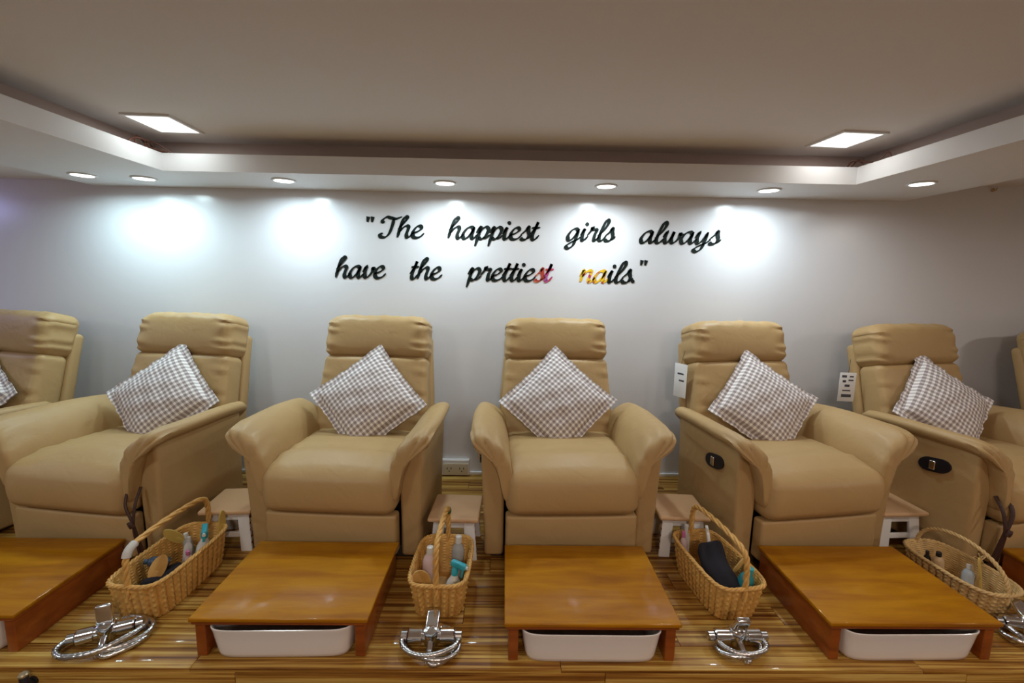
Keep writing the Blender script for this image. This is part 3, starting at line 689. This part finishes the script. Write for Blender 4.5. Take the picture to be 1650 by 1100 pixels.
def spray(label, loc, tilt, rz, h=.13, r=.026, body=CLEARW, head=BLUE):
    t = pose(thing('spray_bottle', label, 'bottle', loc), tilt, rz)
    MB().lathe([(r*.92, 0), (r, .005), (r, h*.55), (r*.85, h*.72), (r*.45, h*.9), (r*.42, h)], 18).build('bottle_body', body, t)
    hd = MB().lathe([(.013, h-.004), (.014, h+.016), (.011, h+.02), (.010, h+.03)], 14).rbox(-.011, .011, -.045, .02, h+.028, h+.052, .007, 2).build('spray_head', head, t)
    MB().rbox(-.005, .005, -.036, -.028, h-.004, h+.03, .003).build('trigger', head, hd); MB().lathe([(.006, 0), (.007, .008)], 10, Matrix.Translation((0, -.045, h+.041)) @ Matrix.Rotation(R(90), 4, 'X')).build('nozzle', CLEARW, hd)
def bottle(label, loc, tilt, rz, h, r, body, cap, name='bottle'):
    t = pose(thing(name, label, 'bottle', loc), tilt, rz)
    MB().lathe([(r*.9, 0), (r, .004), (r, h*.68), (r*.8, h*.78), (r*.42, h*.85), (r*.42, h*.9)], 16).build('bottle_body', body, t)
    MB().lathe([(r*.5, h*.86), (r*.52, h*.87), (r*.48, h), (r*.3, h*1.01)], 14).build('cap', cap, t)
def paddle(label, loc, rot, L=.2, name='foot_file', mat=None, w=.026):
    t = thing(name, label, 'foot file', loc); t.rotation_euler = tuple(R(a) for a in rot)
    pl = [(w*math.cos(a), L*.70+.05*math.sin(a)) for a in [2*math.pi*i/20 for i in range(20)]]
    MB().prism(pl, lambda u, v, q: (u, -.003+.006*q, v)).build('blade', mat or WOODL, t)
    MB().rbox(-.009, .009, -.004, .004, 0, L*.66, .003, 2).build('grip', mat or WOODL, t)
def cloth(label, loc, rz, sx, sy, h, mat, seed=0, tilt=(0, 0)):
    t = pose(thing('folded_cloth', label, 'cloth', loc), tilt, rz); rn = random.Random(seed)
    k = [rn.uniform(0, 6) for _ in range(4)]
    def fc(p): return Vector((p.x+.006*math.sin(p.y*40+k[0]), p.y+.006*math.sin(p.z*50+k[1]), p.z + .010*math.sin(p.x*45+k[2])*math.sin(p.y*30+k[3])))
    MB().rbox(-sx/2, sx/2, -sy/2, sy/2, 0, h, .02, 3, (8, 14, 5), fc).build('cloth_fold', mat, t, 80)
# left basket (centre -1.325, -1.175)
spray('small spray bottle with a cyan head in the long left basket', (-1.285, -1.085, .012), (8, 6), 30, .15, .03)
paddle('wooden foot brush standing at the back of the long left basket', (-1.30, -1.01, .012), (14, -38, 20), .27, 'foot_brush', YELW, .022)
paddle('flat wooden foot file at the far end of the long left basket', (-1.25, -1.015, .012), (-3, 8, 70), .225, 'foot_file', YELW, .016)
cloth('black cloth lying at the front of the long left basket', (-1.335, -1.245, .012), 10, .10, .13, .085, BLACKC, 3)
bottle('navy bottle lying beside the black cloth at left', (-1.335, -1.20, .11), (70, 0), -60, .085, .02, NAVY, NAVY)
bottle('small pink bottle in the long left basket', (-1.295, -1.15, .012), (6, 4), 0, .125, .016, PINKW, PINK)
bottle('small milky bottle in the long left basket', (-1.33, -1.125, .012), (-6, 5), 0, .155, .016, CLEARW, CLEARW)
bottle('small grey bottle beside the cyan spray bottle', (-1.345, -1.06, .012), (3, -6), 0, .145, .018, GREYC, CLEARW)
paddle('round wooden pumice brush at the front of the long left basket', (-1.365, -1.32, .012), (-20, 22, 15), .19, 'foot_brush', WOODL, .027)
# middle basket (-.236, -1.225)
spray('spray bottle with a cyan head in the middle basket', (-.196, -1.29, .012), (6, 4), 65, .12, .03)
bottle('pinkish clear bottle in the middle basket', (-.295, -1.215, .012), (3, 3), 0, .19, .027, PINKW, CLEARW)
bottle('tall milky pump bottle at the back of the middle basket', (-.185, -1.165, .012), (0, 2), 0, .20, .026, GREYC, CLEARW)
paddle('oval wooden brush leaning out of the middle basket', (-.255, -1.31, .012), (6, -22, 12), .185, 'foot_brush', WOODL, .033)
# black cloth basket (.872, -1.195)
cloth('black cloth bundle filling the basket right of the middle box', (.868, -1.235, .085), 7, .10, .23, .07, BLACKC, 5, (33, -6))
m_ = thing('paper_packet', 'white paper packet behind the black cloth', 'packet', (.905, -1.13, .012)); m_.rotation_euler = (R(-10), R(6), R(70)); MB().rbox(-.045, .045, -.006, .006, 0, .205, .004, 2).build('packet_sleeve', PAPER, m_)
bottle('small pinkish bottle at the back of the black cloth basket', (.800, -1.075, .012), (0, -4), 0, .175, .016, PINKW, PINK)
bottle('small milky bottle at the back corner of the black cloth basket', (.815, -1.04, .012), (0, 0), 0, .185, .016, CLEARW, CLEARW)
bottle('teal bottle at the front of the black cloth basket', (.925, -1.295, .012), (8, 8), 0, .175, .028, TEAL, BLUE)
paddle('thin wooden file leaning across the black cloth basket', (.875, -1.26, .06), (0, 38, 8), .15, 'foot_file', WOODL, .008)
# oval basket (1.895, -1.19)
bottle('tan bottle with a black cap in the oval basket', (1.872, -1.135, .012), (0, -4), 0, .125, .02, TANC, BLACKP)
bottle('short black bottle in the oval basket', (1.86, -1.10, .012), (4, -10), 0, .115, .013, BLACKP, BLACKP)
bottle('pale blue bottle in the oval basket', (1.905, -1.225, .012), (-8, 8), 0, .12, .02, PALEB, CLEARW)
paddle('yellow wooden foot file leaning in the oval basket', (1.92, -1.275, .012), (-8, -6, 40), .20, 'foot_file', YELW, .014)
tw = thing('twine_bow', 'pale twine bow tied beside the handle of the oval basket', 'bow', (1.93, -1.235, .168))
for a in (20, 95, 160, 235, 300): MB().tube([(0, 0, 0), (.016*math.cos(R(a)), .006, .016*math.sin(R(a))+.006), (.026*math.cos(R(a+14)), .0, .026*math.sin(R(a+14))), (.004, -.003, .002)], .0022, 5).build('twine_loop', WICKP, tw)
MB().tube([(0, 0, .004), (.004, .002, -.05), (-.002, .004, -.11), (0, 0, -.152)], .0022, 5).build('twine_tail', WICKP, tw)

# ------------------------------------------------------------------ chrome mixer taps with hose
def make_tap(label, loc, rz, seed, rr=(.105, .075), lever=(0, 0)):
    t = thing('mixer_tap', label, 'tap', loc, R(rz), 'chrome mixer taps with coiled hoses')
    b = MB()
    X90 = Matrix.Rotation(R(90), 4, 'Y')
    b.lathe([(.021, -.080), (.0245, -.076), (.0245, -.032), (.020, -.029), (.020, .029), (.0245, .032), (.0245, .076), (.021, .080)], 18, Matrix.Translation((0, .015, .040)) @ X90)
    b.lathe([(.024, .0), (.027, .004), (.027, .03), (.029, .04), (.027, .056), (.012, .064)], 18, Matrix.Translation((0, .015, .012)))
    b.lathe([(.011, 0), (.012, .07), (.009, .074)], 12, Matrix.Translation((0, .0, .035)) @ Matrix.Rotation(R(115), 4, 'X'))
    b.build('mixer_body', CHROME, t)
    def fl(p): return Vector((p.x*(1-.22*(p.z-.08)/.1), p.y, p.z))
    lv = MB().rbox(-.023, .023, -.010, .010, 0, .074, .006, 2, (1, 1, 3)); Mx = Matrix.Translation((lever[0]*.01, .012, .064)) @ Matrix.Rotation(R(lever[1]), 4, 'X')
    lv.v = [tuple(Mx @ Vector(p)) for p in lv.v]; lv.build('lever', CHROME, t)
    for s in (-1, 1): MB().lathe([(.016, 0), (.016, .02), (.012, .022)], 14, Matrix.Translation((s*.083, .015, .040)) @ Matrix.Rotation(R(90*s), 4, 'Y')).build('end_cap', HOSE, t)
    rn = random.Random(seed); pts = [(.0, -.035, .024), (.004, -.065, .014)]
    for i in range(30):
        a = R(-80) + 2*math.pi*i/12; k = 1 + .13*math.sin(i*.9+seed)-.005*i
        pts.append((rr[0]*k*math.cos(a)+.006*math.sin(i*.5+seed), rr[1]*k*math.sin(a)+.006*math.cos(i*.4), .009 + .0062*(i/6) + .003*math.sin(i*1.3)))
    m = MB(); P = catmull(pts, 10); vs = []
    m.tube(P, [.0086+.0009*math.sin(i*2.2) for i in range(len(P))], 8, False, 1); m.build('hose', HOSE, t, 60)
    MB().lathe([(.010, 0), (.011, .02), (.009, .022)], 10, Matrix.Translation(pts[-1]) @ Matrix.Rotation(R(80), 4, 'X')).build('hose_nut', CHROME, t)
    return t
make_tap('chrome mixer tap with its hose spread out in front of the long left basket', (-1.35, -1.488, 0), 24, 1, (.118, .075), (0, -4))
make_tap('chrome mixer tap coiled in front of the middle basket', (-.238, -1.505, 0), 0, 2, (.095, .07), (0, -75))
make_tap('chrome mixer tap in front of the black cloth basket', (.825, -1.50, 0), 0, 4, (.098, .055), (0, 25))
make_tap('chrome mixer tap cut by the right edge of the photo', (1.925, -1.44, 0), -10, 5, (.10, .07), (0, -70))

# ------------------------------------------------------------------ small fixtures
t = thing('wall_socket', 'double wall socket low on the wall between two recliners', 'socket', (-.305, WALL_Y, .058))
MB().rbox(-.088, .088, -.032, 0, -.052, .05, .004).build('back_box', WHITEPL, t)
pl = MB().rbox(-.08, .08, -.037, -.0325, -.044, .028, .003).build('face_plate', SOCK, t)
for x in (-.04, .04):
    for u, v, w, h in ((-.012, 0, .005, .014), (.012, 0, .005, .014), (0, -.018, .007, .007)): MB().box(x+u-w/2, x+u+w/2, -.0378, -.0372, v-h/2-.004, v+h/2-.004).build('socket_hole', BLACKP, pl)
t = thing('wall_hook', 'tiny brown hook high on the wall at right', 'hook', (2.937, WALL_Y, 1.84))
MB().lathe([(.012, 0), (.012, .004), (.005, .006)], 12, Matrix.Rotation(R(90), 4, 'X')).build('hook_base', TANC, t); MB().tube([(0, -.004, 0), (0, -.02, -.004), (0, -.026, .01)], .003, 6).build('hook_prong', TANC, t)
t = thing('riser_valve', 'small dark valve with a brass cap on the platform front at left', 'valve', (-1.497, PF-.003, -.040))
MB().lathe([(.016, 0), (.016, .006), (.010, .008), (.010, .02)], 14, Matrix.Rotation(R(90), 4, 'X')).build('flange', BLACKP, t)
MB().lathe([(.011, -.03), (.012, .03), (.010, .034)], 14, Matrix.Translation((0, -.026, .005))).build('valve_body', BLACKP, t)
MB().lathe([(.0125, .0), (.0135, .006), (.010, .010)], 14, Matrix.Translation((0, -.026, .040))).build('valve_cap', plain('brass', (.5, .4, .25), .35, .8), t)
